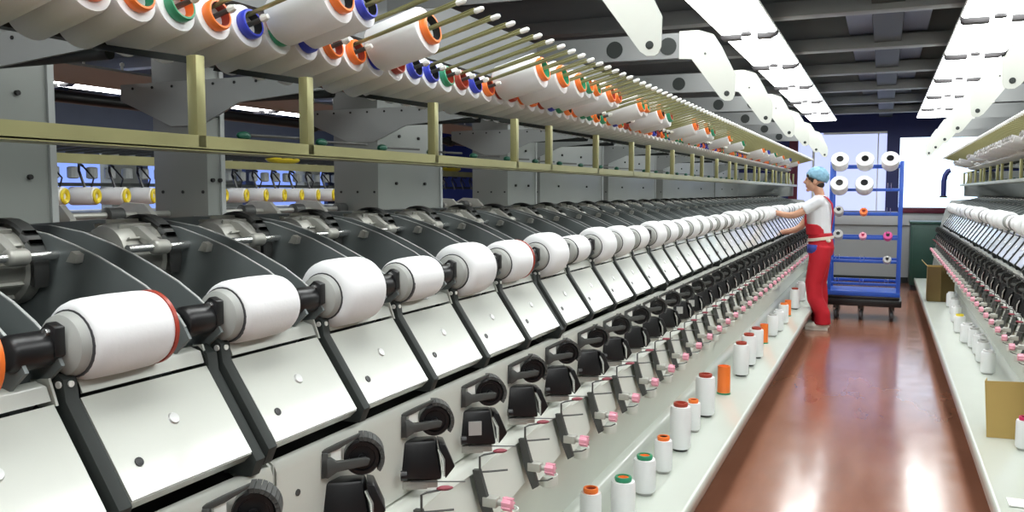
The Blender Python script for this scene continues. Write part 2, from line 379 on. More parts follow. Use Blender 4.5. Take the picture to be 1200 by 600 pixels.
    for i, (y, s_, j) in enumerate(positions):
        wide = (j == 4)
        o = put('lid', lidm, y-.018); link('hinge_arm', armm, o); 
        if j == 0: link('end_arm', armm, o, (0, -.034, -.012))
        link('hinge_pin', pinm, o); link('dimple', knobm, o); link('latch_hole', holem, o)
        c = put('cradle_plate', plm, y-.030); link('edge_trim', etm, c); link('screw', scrm, c); link('hub', hbm, c); link('set_screw', sc2m, c)
        link('centring_disc', cdm, c); link('rubber_ring', crm, c); link('centring_boss', cbm, c)
        c = put('cradle_plate', plm, y+.222); link('edge_trim', etm, c); link('lever', lvm, c)
        put('drive_roller', drm, y)
        m_ = put('motor', mom, y+.218); link('shaft', shm, m_); link('clamp', clm, m_); link('motor_flange', arcm, m_)
        f = put('feed_unit', bxm, y+.168); link('cover_flap', flm, f); link('feed_roller', rpm, f); link('roller_guard', vbm, f)
        link('roller_lever', lam, f); link('thread_bracket', bkm, f); link('stop_button', knm, f); link('latch', ftm, f); link('roller_tag', wbm, f); link('thread_needle', bk2m, f)
        if (s_, j) in ((0, 2), (2, 0), (2, 1), (3, 3)): link('sticker', stm, f)
        t = put('tension_panel', tpm, y+.14); link('panel_bracket', tbm, t); link('tension_block', gbm, t); link('tension_knob', pkm, t)
        link('wire_guide', wrm, t); link('eye_stem', wrm2, t); link('exit_wire', wrm3, t); link('ceramic_eye', cem, t); link('drip_cup', cupm, t)
    # olive rail, posts
    b = MB(); b.box(-1.245, -1.225, ys, ye, 1.562, 1.590); b.box(-1.30, -1.225, ys, ye, 1.560, 1.565); put('guide_rail', mk(b, 'guide_rail', 'brass'))
    b = MB(); b.box(-1.250, -1.225, -.012, .012, 1.565, 1.745); pom = mk(b, 'rail_post', 'brass', bevel=.002); b = MB(); b.prism_y([(-1.240, 1.728), (-1.240, 1.742), (-1.505, 1.787), (-1.51, 1.775)], -.003, .003); brm = mk(b, 'post_brace', 'dark')
    for s_ in range(-1, 8):
        for q in (1.30, 1.647, 2.257):
            if ys < q + SEC*s_ < ye: link('post_brace', brm, put('rail_post', pom, q + SEC*s_))
    # thread guides above the rail
    g = MB(); g.ell((-1.42, 0, 1.615), (.014, .022, .011), 10, 8); gm = mk(g, 'thread_guide', 'greenknob')
    g = MB(); g.tube([(-1.42, .01, 1.617), (-1.41, .21, 1.62)], .004, 6); gm2 = mk(g, 'guide_rod', 'castd')
    for i, (y, s_, j) in enumerate(positions):
        if y > 1.3: gg = put('thread_guide', gm, y+.10); link('guide_rod', gm2, gg)
    b = MB(); b.box(-1.46, -1.41, ys, ye, 1.590, 1.603); put('guide_bar', mk(b, 'guide_bar', 'dark'))
    # creel pegs
    rod = MB(); p0 = Vector((-1.40, 0, 1.856)); p1 = Vector((-.99, 0, 1.963)); rod.tube([p0, p1], .0052, 8); rod.tube([p0+Vector((0,.016,.006)), p1+Vector((-.03,.016,.006))], .0025, 6)
    rodm = mk(rod, 'creel_rod', 'brass2')
    tipb = MB(); dd = (p1-p0).normalized(); tipb.lathe([(.0056, -.022), (.0078, -.018), (.0078, 0), (.004, .006), (0, .007)], p1, dd, 8); tipm = mk(tipb, 'rod_tip', 'tip')
    low = MB(); q0 = Vector((-1.50, 0, 1.806)); q1 = q0 + AX*.225; low.tube([q0, q1], .006, 8); lowm = mk(low, 'cone_peg', 'castd')
    lt = MB(); lt.lathe([(.008, 0), (.010, .006), (.006, .018), (0, .020)], q1, AX, 8); ltm = mk(lt, 'peg_tip', 'tip')
    i0 = math.ceil((ys+.05-PY0)/PEG); n = int((ye-.03-PY0)/PEG)
    allp = list(range(i0, n+1))
    cut = 6 if not mir else 45
    shown = [i for i in allp if i >= (0 if not mir else 30)]
    far = shown[100:]; shown = shown[:100]; early = [i for i in allp if i not in shown and i not in far]
    for i in shown:
        y = PY0 + PEG*i
        r_ = put('creel_rod', rodm, y); link('rod_tip', tipm, r_)
    for i in shown:
        y = PY0 + PEG*i
        r_ = put('cone_peg', lowm, y); link('peg_tip', ltm, r_)
    rest = far + early
    if rest:
        for nm, src, mt in (('creel_rod', rod, 'brass2'), ('cone_peg', low, 'castd'), ('rod_tip', tipb, 'tip'), ('peg_tip', lt, 'tip')):
            R_ = MB()
            for i in rest: R_.add([(x, y+PY0+PEG*i, z) for x, y, z in src.v], src.f)
            tag(put(nm, mk(R_, nm+'_rest', mt)), kind='stuff')
    # creel bars carrying rods and pegs
    b = MB(); b.box(-1.41, -1.385, ys, ye, 1.853, 1.878); put('creel_bar', mk(b, 'creel_bar', 'gusset'))
    b = MB(); b.box(-1.53, -1.50, ys, ye, 1.785, 1.83); b.box(-1.60, -1.53, ys, ye, 1.80, 1.812); put('creel_bar', mk(b, 'creel_bar', 'dark'))
    # pillars
    edges = [(-60, 1.40, 1.668, 1), (0, 2.247, 2.325, 1), (0, 3.312, 3.913, 1), (0, 4.765, 5.223, 1), (0, 5.299, 6.67, 1), (0, 6.834, 8.419, 1), (0, 8.743, 11.6, 1), (0, 11.75, 13.7, 1)]
    if mir: edges = [(0, 1.5+SEC*k, 2.9+SEC*k, 1) for k in range(2, 7)] + [(0, 12.6, 13.7, 1)]
    for _, a, c, _k in edges:
        b = MB(); b.box(-2.34, -2.10, a, c, 1.34, 2.25); 
        p = put('pillar', mk(b, 'pillar', 'pillar', bevel=.004)); b = MB(); b.box(-2.10, -2.092, c-.02, c, 1.36, 2.2); link('pillar_flange', mk(b, 'pillar_flange', 'gusset'), p)
        b = MB(); b.prism_y([(-2.48, 1.80), (-2.48, 1.856), (-1.62, 1.856), (-1.62, 1.80), (-1.95, 1.775), (-2.12, 1.705), (-2.25, 1.705)], a-.006, a+.004)
        g = link('gusset', mk(b, 'gusset', 'gusset'), p, (0, 0, 0))
        b = MB(); b.cyl((-2.1, a+.02, 1.79), (-1.60, a+.02, 1.79), .014, 12); link('strut', mk(b, 'strut', 'dark'), p)
        b = MB()
        for k in range(8): b.cyl((-2.42+.09*k, a-.009, 1.84), (-2.42+.09*k, a-.004, 1.84), .005, 6)
        for k in range(3): b.cyl((-2.30+.09*k, a-.003, 1.48), (-2.30+.09*k, a+.002, 1.48), .006, 6)
        for yy, zz in ((.25*(c-a), 1.52), (.7*(c-a), 1.52), (.3*(c-a), 1.74), (.6*(c-a), 1.74)): b.cyl((-2.102, a+yy, zz), (-2.090, a+yy, zz), .007, 8)
        link('bolt_row', mk(b, 'bolt_row', 'void'), p)
    # rear side seen through the gaps: tube with collars, pin tray, shafts
    if not mir:
        b = MB(); b.cyl((-2.66, 0, 1.815), (-2.66, 6.2, 1.815), .022, 14); t = put('drum_tube', mk(b, 'drum_tube', 'black'))
        b = MB(); b.lathe([(.022, 0), (.034, .004), (.034, .05), (.022, .054)], (-2.66, 0, 1.815), (0, 1, 0), 14); cm_ = mk(b, 'collar', 'dark')
        for k in range(9): link('collar', cm_, t, (0, .75*k+.55, 0))
        b = MB(); b.sheet_y([(-2.98, 1.915), (-2.85, 1.955), (-2.80, 1.960)], .01, .2, 6.5); t = put('pin_tray', mk(b, 'pin_tray', 'edge'))
        b = MB(); b.lathe([(.005, 0), (.005, .018), (.009, .02), (.008, .03), (0, .034)], (-2.82, 0, 1.965), (0, 0, 1), 8); pm_ = mk(b, 'pin', 'tip')
        for k in range(34): link('pin', pm_, t, (0, .4+.18*k, 0))
        b = MB()
        b.cyl((-2.28, 0, 1.405), (-2.28, 6.4, 1.405), .011, 10)
        sh_ = put('rear_shaft', mk(b, 'rear_shaft', 'cast'))
        b = MB(); b.lathe([(.02, 0), (.026, .004), (.026, .06), (.02, .064)], (-2.28, 0, 1.405), (0, 1, 0), 12); c1 = mk(b, 'collar', 'castd')
        b = MB(); b.prism_y([(-2.38, 1.36), (-2.38, 1.42), (-2.33, 1.445), (-2.24, 1.44), (-2.20, 1.40), (-2.20, 1.36)], 0, .02); c2 = mk(b, 'bearing_plate', 'cast')
        for k in range(20): link('collar', c1, sh_, (0, .314*k+.1, 0)); link('bearing_plate', c2, sh_, (0, .314*k+.22, 0))
    # swing arms hanging over the aisle
    a_ = MB()
    outline = [(-.735, 1.945), (-.722, 1.952), (-.712, 1.975), (-.709, 2.075), (-.78, 2.217), (-.824, 2.285), (-.90, 2.312), (-1.0, 2.313), (-1.0, 2.171), (-.935, 2.166), (-.80, 1.982), (-.785, 1.962), (-.762, 1.946)]
    a_.prism_y(outline, -.003, .003)
    am = mk(a_, 'swing_arm', 'arm'); ab = MB(); ab.prism_y([(-.96, 2.305), (-1.80, 2.312), (-1.80, 2.182), (-.96, 2.176)], .003, .012); abm = mk(ab, 'shaded_arm_beam', 'beam')  # shading along the level part of the arm put into a darker grey piece
    h_ = MB(); h_.lathe([(.011, -.005), (.014, -.0045), (.014, .0045), (.011, .005)], (-.752, 0, 1.982), (0, 1, 0), 16)
    h_.cyl((-.752, -.0045, 1.982), (-.752, .0045, 1.982), .010, 12); hm = mk(h_, 'pivot_hole', 'dark')
    h2 = MB(); h2.cyl((-.865, -.006, 2.19), (-.865, .006, 2.19), .006, 8); 
    h2m = mk(h2, 'rivet', 'castd')
    h3 = MB(); h3.cyl((-1.06, .0, 2.24), (-1.06, .0135, 2.24), .045, 20); h3m = mk(h3, 'round_opening', 'dark')
    for k in range(-1, 7):
        y = 2.914 + SEC*k
        if y < ys: continue
        o = put('swing_arm', am, y); link('shaded_arm_beam', abm, o); link('pivot_hole', hm, o); link('rivet', h2m, o); 
        if not mir: link('round_opening', h3m, o); link('round_opening', h3m, o, (-.29, 0, 0))
    b = MB(); b.box(-2.2, -1.80, ys, ye, 2.16, 2.30); b.box(-1.845, -1.80, ys, ye, 2.05, 2.16); put('top_girder', mk(b, 'top_girder', 'beam'))
    # end cheek at the far end
    b = MB(); b.prism_y([(-2.05, .02), (-.95, .02), (-.90, .30), (-.95, .72), (-1.0, 1.0), (-1.06, 1.25), (-1.12, 1.36), (-2.05, 1.42)], ye-.01, ye+.03); put('end_cheek', mk(b, 'end_cheek', 'gusset', bevel=.006))
    b = MB(); b.prism_y([(-2.12, 1.3), (-1.75, 1.3), (-1.62, 1.40), (-1.28, 1.42), (-1.28, 1.56), (-1.36, 1.76), (-2.12, 1.78)], ye-.06, ye-.01); put('end_frame', mk(b, 'end_frame', 'gusset', bevel=.004))
    return root

left = winding_machine(False, .24, 'long grey yarn winding machine with slanted metal lids, along the left side of the aisle')
right = winding_machine(True, 2.2, 'long grey yarn winding machine with slanted metal lids, along the right side of the aisle')

# ------------------------------------------------------------------ yarn packages
def mesh_of(mb, name, m, **k): return mb.mesh(name, m, **k)
PK = {}
def package_mesh(R, L=.162, r0=.05, sh=.03):
    key = ('pk', round(R, 4))
    if key not in PK:
        prof = [(.02, 0), (r0, 0)] + [(r0 + (R-r0)*math.sin(t*PI/2), sh*(1-math.cos(t*PI/2))) for t in (.25, .5, .75, 1)]
        prof += [(R+.001, L*.5)] + [(r0 + (R-r0)*math.sin(t*PI/2), L - sh*(1-math.cos(t*PI/2))) for t in (1, .75, .5, .25)] + [(r0, L), (.02, L)]
        b = MB(); b.lathe(prof, (0, -L/2, 0), (0, 1, 0), 40); PK[key] = b.mesh('wound_yarn', 'yarn')
    return PK[key]
tubeM = MB().lathe([(.018, -.083), (.018, .083)], (0,0,0), (0,1,0), 16).mesh('package_tube', 'greytube')
def band_mesh(R, c, off):
    b = MB(); b.lathe([(R*.90, off), (R*.99, off), (R*.99, off+.007), (R*.90, off+.007)], (0,0,0), (0,1,0), 36); return b.mesh('colour_band', c)
radii = {-2: .065, -1: .067, 0: .067, 1: .064, 2: .080, 3: .060, 4: .081, 5: .072, 6: .083, 7: .058, 8: .080, 9: .075, 10: .064, 11: .076, 12: .07, 13: .066, 14: .072}
def takeups(mir, ymin, side):
    P = [p for p in hinge_positions(ymin)]
    vis = [p for p in P if p[0] > (.5 if not mir else 5.0)]
    for n, (y, s_, j) in enumerate(vis):
        k = n-1 if not mir else n+100
        R = radii.get(k, random.choice([.058, .064, .07, .074, .078, .081]))
        R *= .95; z = 1.25; x = -1.13
        if mir: x = MX - x
        nv = len(vis)
        size = 'fat' if R > .070 else ('slim' if R < .061 else 'medium')
        if not mir:
            pos = word(n+1) + ' from the left frame edge' if n < 20 else word(nv-n) + ' from the far end'
        else:
            pos = word(n+1) + ' from the right frame edge' if n < 14 else word(nv-n) + ' from the far end'
        lab = '%s white take-up package on %s machine, %s' % (size, side, pos)
        t = thing('yarn_package', lab, 'yarn package', (x, y+.088, z+.003), 'take-up packages on the %s machine' % side)
        link('wound_yarn', package_mesh(R), t)
        link('tube', tubeM, t)
        if not mir and n == 0:
            link('colour_band', band_mesh(R, 'orange', .072), t); link('colour_band', band_mesh(R, 'blue', .062), t)
        if not mir and n in (1, 6): link('colour_band', band_mesh(R, 'red', .070), t)
takeups(False, .25, 'left'); takeups(True, 4.9, 'right')

# supply cones in the creels; local axis = +Z, origin at the base of the cone
def cone_meshes(mt):
    b = MB(); L = .168
    b.lathe([(.022, 0), (.044, 0), (.0495, .008), (.0515, L-.008), (.049, L), (.022, L)], (0,0,0), (0,0,1), 30); y_ = b.mesh('yarn_cone', mt)
    return y_
yc = cone_meshes('yarn'); yc2 = cone_meshes('yarn2')
def ringm(c, inner, two=None):
    b = MB(); b.lathe([(.024, .166), (.031, .167), (.0335, .173), (.0335, .186), (.031, .190), (.027, .190), (.026, .16)], (0,0,0), (0,0,1), 28, caps=False)
    return b.mesh('tube_rim', c)
def footm(c):
    b = MB(); b.lathe([(.024, -.012), (.033, -.010), (.034, .002), (.022, .002)], (0,0,0), (0,0,1), 22); return b.mesh('tube_foot', c)
FOOT = {c: footm(c) for c in ('orange', 'red', 'green', 'blue', 'greytube', 'yarn2')}
RIM = {c: ringm(c, None) for c in ('orange', 'red', 'green', 'blue', 'greytube', 'yarn2')}
def innerm(c):
    b = MB(); b.lathe([(0, .140), (.022, .140), (.0262, .150), (.0278, .189), (.0262, .1895), (.0245, .150), (0, .146)], (0,0,0), (0,0,1), 20); return b.mesh('tube_lining', c)
INN = {c: innerm(c) for c in ('black', 'red', 'orange', 'green')}
protos = {}
def cone_proto(rim, inn, body):
    key = (rim, inn, body)
    if key not in protos:
        protos[key] = key
    return key
def place_cone(name, loc, axis, rim, inn, body, label, group):
    t = thing(name, label, 'yarn cone', loc, group)
    q = Vector((0,0,1)).rotation_difference(Vector(axis)); t.rotation_mode = 'QUATERNION'; t.rotation_quaternion = q
    link('wound_yarn', body, t); link('tube_rim', RIM[rim], t); link('tube_foot', FOOT[random.choice([rim, rim, 'red', 'orange'] if rim not in ('yarn2','greytube') else [rim])], t); link('tube_lining', INN[inn], t)
    return t
rimword = {'orange': 'orange', 'red': 'red', 'green': 'green', 'blue': 'blue', 'greytube': 'grey', 'yarn2': 'white'}
near = {-2: ('orange', 'green'), -1: ('green', 'orange'), 0: ('orange', 'red'), 1: ('blue', 'black'), 2: ('green', 'orange'), 3: ('blue', 'black'), 4: ('orange', 'red'), 5: ('orange', 'red'),
        8: ('blue', 'black'), 9: ('blue', 'black'), 10: ('green', 'red'), 11: ('red', 'red'), 12: ('blue', 'black'), 13: ('orange', 'red'), 14: ('red', 'black')}
base_low = Vector((-1.50, 0, 1.806)) + AX*.012
i_end = int((YEND-.03-PY0)/PEG)
lows = list(range(-6, i_end+1))
for n, i in enumerate(lows):
    rim, inn = near.get(i, random.choice([('orange', 'red'), ('orange', 'black'), ('red', 'red'), ('green', 'orange'), ('blue', 'black'), ('orange', 'green')]))
    pos = word(n+1)+' from the left' if n < 60 else word(len(lows)-n)+' from the far end'
    place_cone('yarn_cone', base_low + Vector((0, PY0+PEG*i, 0)), AX, rim, inn, yc, '%s-rimmed white yarn cone, %s in lower creel row of left machine' % (rimword[rim], pos), 'lower creel row cones on the left machine')
# upper row, only some rods loaded
AXU = (Vector((-.99, 0, 1.963)) - Vector((-1.40, 0, 1.856))).normalized()
upx = [411, 440, 512, 641, 666, 684, 698, 703, 722, 728, 756, 762, 781, 788, 820, 831, 840, 857, 874, 897, 903, 911, 920, 928, 937, 945]
ups = []
TT = math.tan(math.radians(23.498))
for px in upx:
    dd = (1036-px)/1000.; c = 1.12/(.917*dd); y = (c - .3987*1.12)/.917
    i = round((y-PY0)/PEG)
    if i not in ups and i <= i_end: ups.append(i)
def fatten(o, i, lst, ax):
    f = 1.3 if (i-1 not in lst and i+1 not in lst) else (1.18 if i-1 not in lst else 1.0)
    o.scale = (f, f, 1)
upnear = {2: ('orange', 'black'), 3: ('blue', 'black'), 6: ('orange', 'black')}
base_up = Vector((-1.40, 0, 1.856)) + AXU*.085 
for n, i in enumerate(ups):
    rim, inn = upnear.get(i, random.choice([('green', 'red'), ('orange', 'red'), ('orange', 'black'), ('green', 'orange'), ('orange', 'green'), ('blue', 'black')]))
    ob = place_cone('yarn_cone', base_up + Vector((0, PY0+PEG*i, 0)), AXU, rim, inn, yc, '%s-rimmed white yarn cone on an upper creel rod, left machine, %s from the left' % (rimword[rim], word(n+1)), 'upper creel row cones on the left machine')
    fatten(ob, i, ups, None)
def mirv(v): return Vector((MX - v.x, v.y, v.z))
AXr = Vector((-AX.x, 0, AX.z)); AXUr = Vector((-AXU.x, 0, AXU.z))
rl = [i for i in lows if PY0+PEG*i > 7.0]
for n, i in enumerate(rl):
    rim = random.choice(['yarn2', 'greytube', 'yarn2', 'red' if n % 9 == 0 else 'yarn2'])
    place_cone('yarn_cone', mirv(base_low) + Vector((0, PY0+PEG*i, 0)), AXr, rim, 'black', yc2, '%s-rimmed white yarn cone, %s from the right in lower creel row of right machine' % (rimword[rim], word(n+1)), 'lower creel row cones on the right machine')
ru = [i for i in rl if random.random() < .42 and i < i_end-3] + [i_end-2, i_end]
for n, i in enumerate(ru):
    rim = random.choice(['yarn2', 'greytube'])
    ob = place_cone('yarn_cone', mirv(base_up) + Vector((0, PY0+PEG*i, 0)), AXUr, rim, 'black', yc2, '%s-rimmed white yarn cone on upper creel rod, right machine, %s from the right' % (rimword[rim], word(n+1)), 'upper creel row cones on the right machine'); fatten(ob, i, ru, None)

# ------------------------------------------------------------------ bobbins standing on the shelves
SZ = .2235
def bottle(name, x, y, r, h, rim, label, group, body='yarn', hole='black', foot='greytube'):
    t = thing(name, label, 'bobbin', (x, y, SZ), group)
    b = MB(); b.lathe([(r*.5, .012), (r*.93, .012), (r, .02), (r, h-.03), (r*.93, h-.018), (r*.5, h-.018)], (0,0,0), (0,0,1), 28); link('wound_yarn', b.mesh('wound_yarn', body), t)
    b = MB(); b.lathe([(r*.5, h-.02), (r*.66, h-.018), (r*.70, h-.012), (r*.70, h-.003), (r*.66, h), (r*.5, h), (r*.45, h-.03), (0, h-.03)], (0,0,0), (0,0,1), 24); link('tube_rim', b.mesh('tube_rim', rim), t)
    b = MB(); b.lathe([(r*.70, 0), (r*.70, .012), (r*.5, .014)], (0,0,0), (0,0,1), 20); link('tube_foot', b.mesh('tube_foot', foot), t)
    b = MB(); b.lathe([(r*.44, h-.03), (r*.455, h-.004), (r*.40, h-.004), (r*.38, h-.028)], (0,0,0), (0,0,1), 18); link('tube_lining', b.mesh('tube_lining', hole), t)
    return t
# px, py of the foot centre -> shelf plane
Hc = 1.48
phi = math.atan(75/1000); th = math.atan(436/1000*math.cos(phi))
Fv = Vector((-math.sin(th)*math.cos(phi), math.cos(th)*math.cos(phi), -math.sin(phi))); Rv = Vector((math.cos(th), math.sin(th), 0)); Uv = Rv.cross(Fv)
def on_plane(px, py, z):
    d = Fv + Rv*((px-600)/1000) + Uv*((300-py)/1000); t = (z-Hc)/d.z; return d.x*t, d.y*t
G = 'bobbins standing on the left shelf'
row = [ # px, foot y, radius, height, rim, label
 (692, 622, .040, .165, 'orange', 'white bobbin with orange rim on left shelf, nearest, cut by bottom frame edge', 'red'),
 (730, 607, .047, .165, 'green', 'white bobbin with green and orange rim on left shelf, second nearest', 'orange'),
 (755, 578, .047, .165, 'green', 'white bobbin with green rim and orange hole on left shelf, third nearest', 'orange'),
 (777, 553, .040, .165, 'orange', 'slim white bobbin with orange rim on left shelf, just before the tall dark-red-rimmed one', 'black'),
 (797, 527, .050, .235, 'red', 'tall white bobbin with dark red rim on left shelf, nearest of the tall ones', 'red'),
 (812, 505, .038, .170, 'orange', 'short white bobbin half hidden behind nearest tall dark-red-rimmed bobbin on left shelf', 'red'),
 (826, 487, .053, .240, 'red', 'tall white bobbin with dark red rim on left shelf, second of the tall ones', 'red'),
 (868, 440, .052, .235, 'red', 'fat white bobbin with dark red rim on left shelf, beyond the bare orange tube', 'red'),
 (877, 428, .052, .235, 'red', 'fat white bobbin with dark red rim on left shelf, middle of three together', 'red'),
 (886, 419, .052, .235, 'red', 'fat white bobbin with red rim on left shelf, farthest of three together', 'red'),
 (905, 394, .046, .200, 'greytube', 'plain white bobbin on left shelf, first of those past the second orange tube', 'black'),
 (912, 388, .046, .200, 'yarn2', 'plain white bobbin on left shelf, second of those past the second orange tube', 'black'),
 (918, 379, .046, .200, 'orange', 'white bobbin with orange rim on left shelf, past the second orange tube', 'black'),
 (931, 362, .050, .230, 'red', 'white bobbin with red rim on left shelf near worker’s legs', 'red'),
 (938, 353, .050, .230, 'yarn2', 'white bobbin on left shelf just left of the worker’s legs', 'black')]
for px, py, r, h, rim, lab, inn in row:
    x, y = on_plane(px, py, SZ)
    bottle('bobbin', x, y, r, h, rim, lab.replace('’', "'"), G, hole=inn if inn in M else 'black', foot='black' if rim == 'red' else 'greytube')
def bare_tube(px, py, h, r, label):
    x, y = on_plane(px, py, SZ)
    t = thing('bobbin_tube', label, 'bobbin tube', (x, y, SZ), 'bare orange tubes on the left shelf')
    b = MB(); b.lathe([(r, 0), (r*.97, h), (r*.8, h), (r*.8, h-.02), (0, h-.02)], (0,0,0), (0,0,1), 24); link('tube_wall', b.mesh('tube_wall', 'orange'), t)
    b = MB(); b.lathe([(r*1.06, 0), (r*1.06, .008), (r, .009)], (0,0,0), (0,0,1), 24); link('foot_ring', b.mesh('foot_ring', 'green'), t)
bare_tube(848, 461, .175, .040, 'bare bright orange tube standing on left shelf, nearest of the orange tubes')
bare_tube(895, 402, .160, .034, 'bare bright orange tube standing on left shelf, second of the orange tubes')
bare_tube(923, 370, .160, .032, 'bare bright orange tube standing on left shelf, farthest, near the worker')
G = 'bobbins standing on the right shelf'
rrow = [(1200, 527, .040, .165, 'crimson', 'white bobbin with crimson rim on right shelf beside the cardboard sheet', 'black')]
for k, (px, py) in enumerate([(1108, 346), (1111, 352), (1114, 360), (1118, 368), (1120, 378), (1124, 390), (1133, 402), (1141, 408), (1147, 416), (1151, 425), (1157, 438)]):
    rim = 'yellow' if k == 5 else ('greytube' if k % 2 else 'yarn2')
    rrow.append((px, py, .046 if k != 6 else .055, .17, rim, '%s-rimmed white bobbin on right shelf, %s counting from the small cardboard box' % ({'yellow': 'yellow', 'greytube': 'grey', 'yarn2': 'white'}[rim], word(k+1)), 'black'))
for px, py, r, h, rim, lab, inn in rrow:
    x, y = on_plane(px, py, SZ); bottle('bobbin', x, y, r, h, rim, lab, G, hole=inn)

# bent black thread hooks standing on the left shelf
for n, (px, py, h) in enumerate([(666, 600, .36), (789, 470, .30), (845, 420, .26), (885, 380, .22)]):
    x, y = on_plane(px, py, SZ); x -= .02
    b = MB(); b.cyl((0,0,0), (0,0,.006), .014, 12); b.tube([(0,0,.004), (0,0,h*.6), (0,0,h)], .0035, 6); b.tube([(0,0,h*.98), (-.012,-.004,h+.03), (-.03,-.01,h+.06), (-.06,-.012,h+.075)], .007, 6)
    o = link('thread_hook', b.mesh('thread_hook', 'thread'), None, (x, y, SZ))
    tag(o, 'bent black wire thread hook at rear of left shelf, %s from the camera' % word(n+1), 'hook', 'wire hooks on the left shelf')

for n, (px, py, h) in enumerate([(1179, 436, .20), (1152, 380, .2)]):
    x, y = on_plane(px, py, SZ); x += .02
    b = MB(); b.cyl((0,0,0), (0,0,.006), .014, 12); b.tube([(0,0,.004), (0,0,h*.5), (.02,0,h*.75), (.02,0,h)], .0035, 6)
    tag(link('thread_hook', b.mesh('thread_hook', 'thread'), None, (x, y, SZ)), 'thin bent black wire hook on right shelf, %s' % ('nearer one, just behind the cardboard sheet' if n == 0 else 'farther one, beside the white bobbins'), 'hook', 'wire hooks on the right shelf')
# cardboard
def cardboard():
    x, y = on_plane(1156, 512, SZ)
    t = thing('cardboard_sheet', 'tall brown cardboard divider leaning across the near part of the right shelf', 'cardboard', (x+.10, y, SZ))
    b = MB(); b.add([(-.10,-.003,0),(.26,.02,0),(.27,.05,.30),(-.115,.03,.285),(-.10,.002,0),(.26,.025,0),(.27,.055,.30),(-.115,.035,.285)], [(0,3,2,1),(4,5,6,7),(0,1,5,4),(1,2,6,5),(2,3,7,6),(3,0,4,7)])
    link('sheet', b.mesh('sheet', 'card'), t)
    b = MB(); b.add([(-.10,.003,0),(-.115,.034,.285),(-.09,.20,.27),(-.08,.19,0),(-.097,.003,0),(-.112,.034,.285),(-.087,.20,.27),(-.077,.19,0)], [(0,3,2,1),(4,5,6,7),(0,1,5,4),(1,2,6,5),(2,3,7,6),(3,0,4,7)])
    link('flap', b.mesh('flap', 'card'), t)
cardboard()
x, y = .62, 11.0
t = thing('cardboard_box', 'open brown cardboard box standing on the far part of the right shelf', 'box', (x, y, SZ))
b = MB()
for bx_ in ((-.13, .15, -.12, -.115, 0, .40), (-.13, .15, .135, .14, 0, .40), (-.13, -.125, -.12, .14, 0, .40), (.145, .15, -.12, .14, 0, .40), (-.13, .15, -.12, .14, 0, .005)): b.box(*bx_)
link('box_body', b.mesh('box_body', 'card'), t)
b = MB(); b.add([(-.13,-.12,.395),(-.13,.14,.395),(-.19,.14,.46),(-.19,-.12,.46),(-.126,-.12,.395),(-.126,.14,.395),(-.186,.14,.463),(-.186,-.12,.463)], [(0,3,2,1),(4,5,6,7),(0,1,5,4),(1,2,6,5),(2,3,7,6),(3,0,4,7)])
link('flap', b.mesh('flap', 'card'), t)
# printed slip on near right shelf
x, y = on_plane(1194, 590, SZ)
b = MB(); b.box(-.04, .05, -.05, .05, 0, .004)
tag(link('paper_slip', b.mesh('paper_slip', 'tip'), None, (x, y, SZ)), 'small white paper slip lying on right shelf at the lower right frame corner', 'paper')

# ------------------------------------------------------------------ lamps
def lamp_row(xl, xr, ys, side, loc_label):
    lm = None
    for n, y in enumerate(ys):
        near_first = n+1
        t = thing('ceiling_lamp', 'glowing white ceiling lamp in %s, %s from the camera' % (loc_label, word(near_first)), 'ceiling lamp', ((xl+xr)/2, y, 2.57), 'lamps in the %s' % loc_label)
        if lm is None:
            w = (xr-xl)/2
            b = MB(); b.prism_y([(-w, .012), (-w*.96, 0), (w*.96, 0), (w, .012), (w*.55, .07), (-w*.55, .07)], .012, SEC-.012); h = b.mesh('housing', 'lamphouse')
            b = MB(); b.prism_y([(-w*.97, -.002), (-w*.9, -.012), (w*.9, -.012), (w*.97, -.002)], .04, SEC-.04); d = b.mesh('diffuser', 'lamp')
            b = MB(); b.prism_y([(-w*.98, -.03), (-w*.90, -.045), (-w*.25, -.045), (-w*.25, .0), (-w*.98, .0)], -.045, .035); br = b.mesh('joint_bracket', 'lampgrey', bevel=.003)
            b = MB(); b.prism_y([(w*.30, .0), (w*.30, -.045), (w*.75, -.045), (w*.99, -.02), (w*.99, .0)], -.045, .035); br2 = b.mesh('joint_hook', 'lampgrey', bevel=.003)
            b = MB(); b.cyl((-w*.02, -.10, -.035), (-w*.02, -.10, -.012), .035, 18); br3 = b.mesh('sensor_disc', 'lampgrey', bevel=.003)
            b = MB(); b.box(-.02, .02, .3, .33, .07, .30); b.box(-.02, .02, 1.2, 1.23, .07, .30); hg = b.mesh('hanger', 'lampgrey')
            lm = (h, d, br, hg, br2, br3)
        link('housing', lm[0], t); link('diffuser', lm[1], t); link('joint_bracket', lm[2], t); link('hanger', lm[3], t); link('joint_hook', lm[4], t); link('sensor_disc', lm[5], t)
seam = [6.133 + SEC*k - .02 for k in range(-5, 5)]
lamp_row(-1.075, -.690, seam, 'left', 'left row over the aisle')
lamp_row(.402, .840, seam, 'right', 'right row over the aisle')
for (xa, label) in ((-5.0, 'added fill row beyond the left machine'), (-7.6, 'added farthest left fill row'),):  # extra rows added as fill, placed to light the distant packages
    lamp_row(xa-.2, xa+.2, seam[:8], 'x', label)

# ------------------------------------------------------------------ the setting
XL, XR, YB, YF, ZC = -9.4, 4.2, -2.5, 15.3, 2.95
structure('floor', MB().box(XL, XR, YB, YF, -.1, 0), 'floor')
structure('ceiling', MB().box(XL, XR, YB, YF+.1, ZC, ZC+.1), 'ceil')
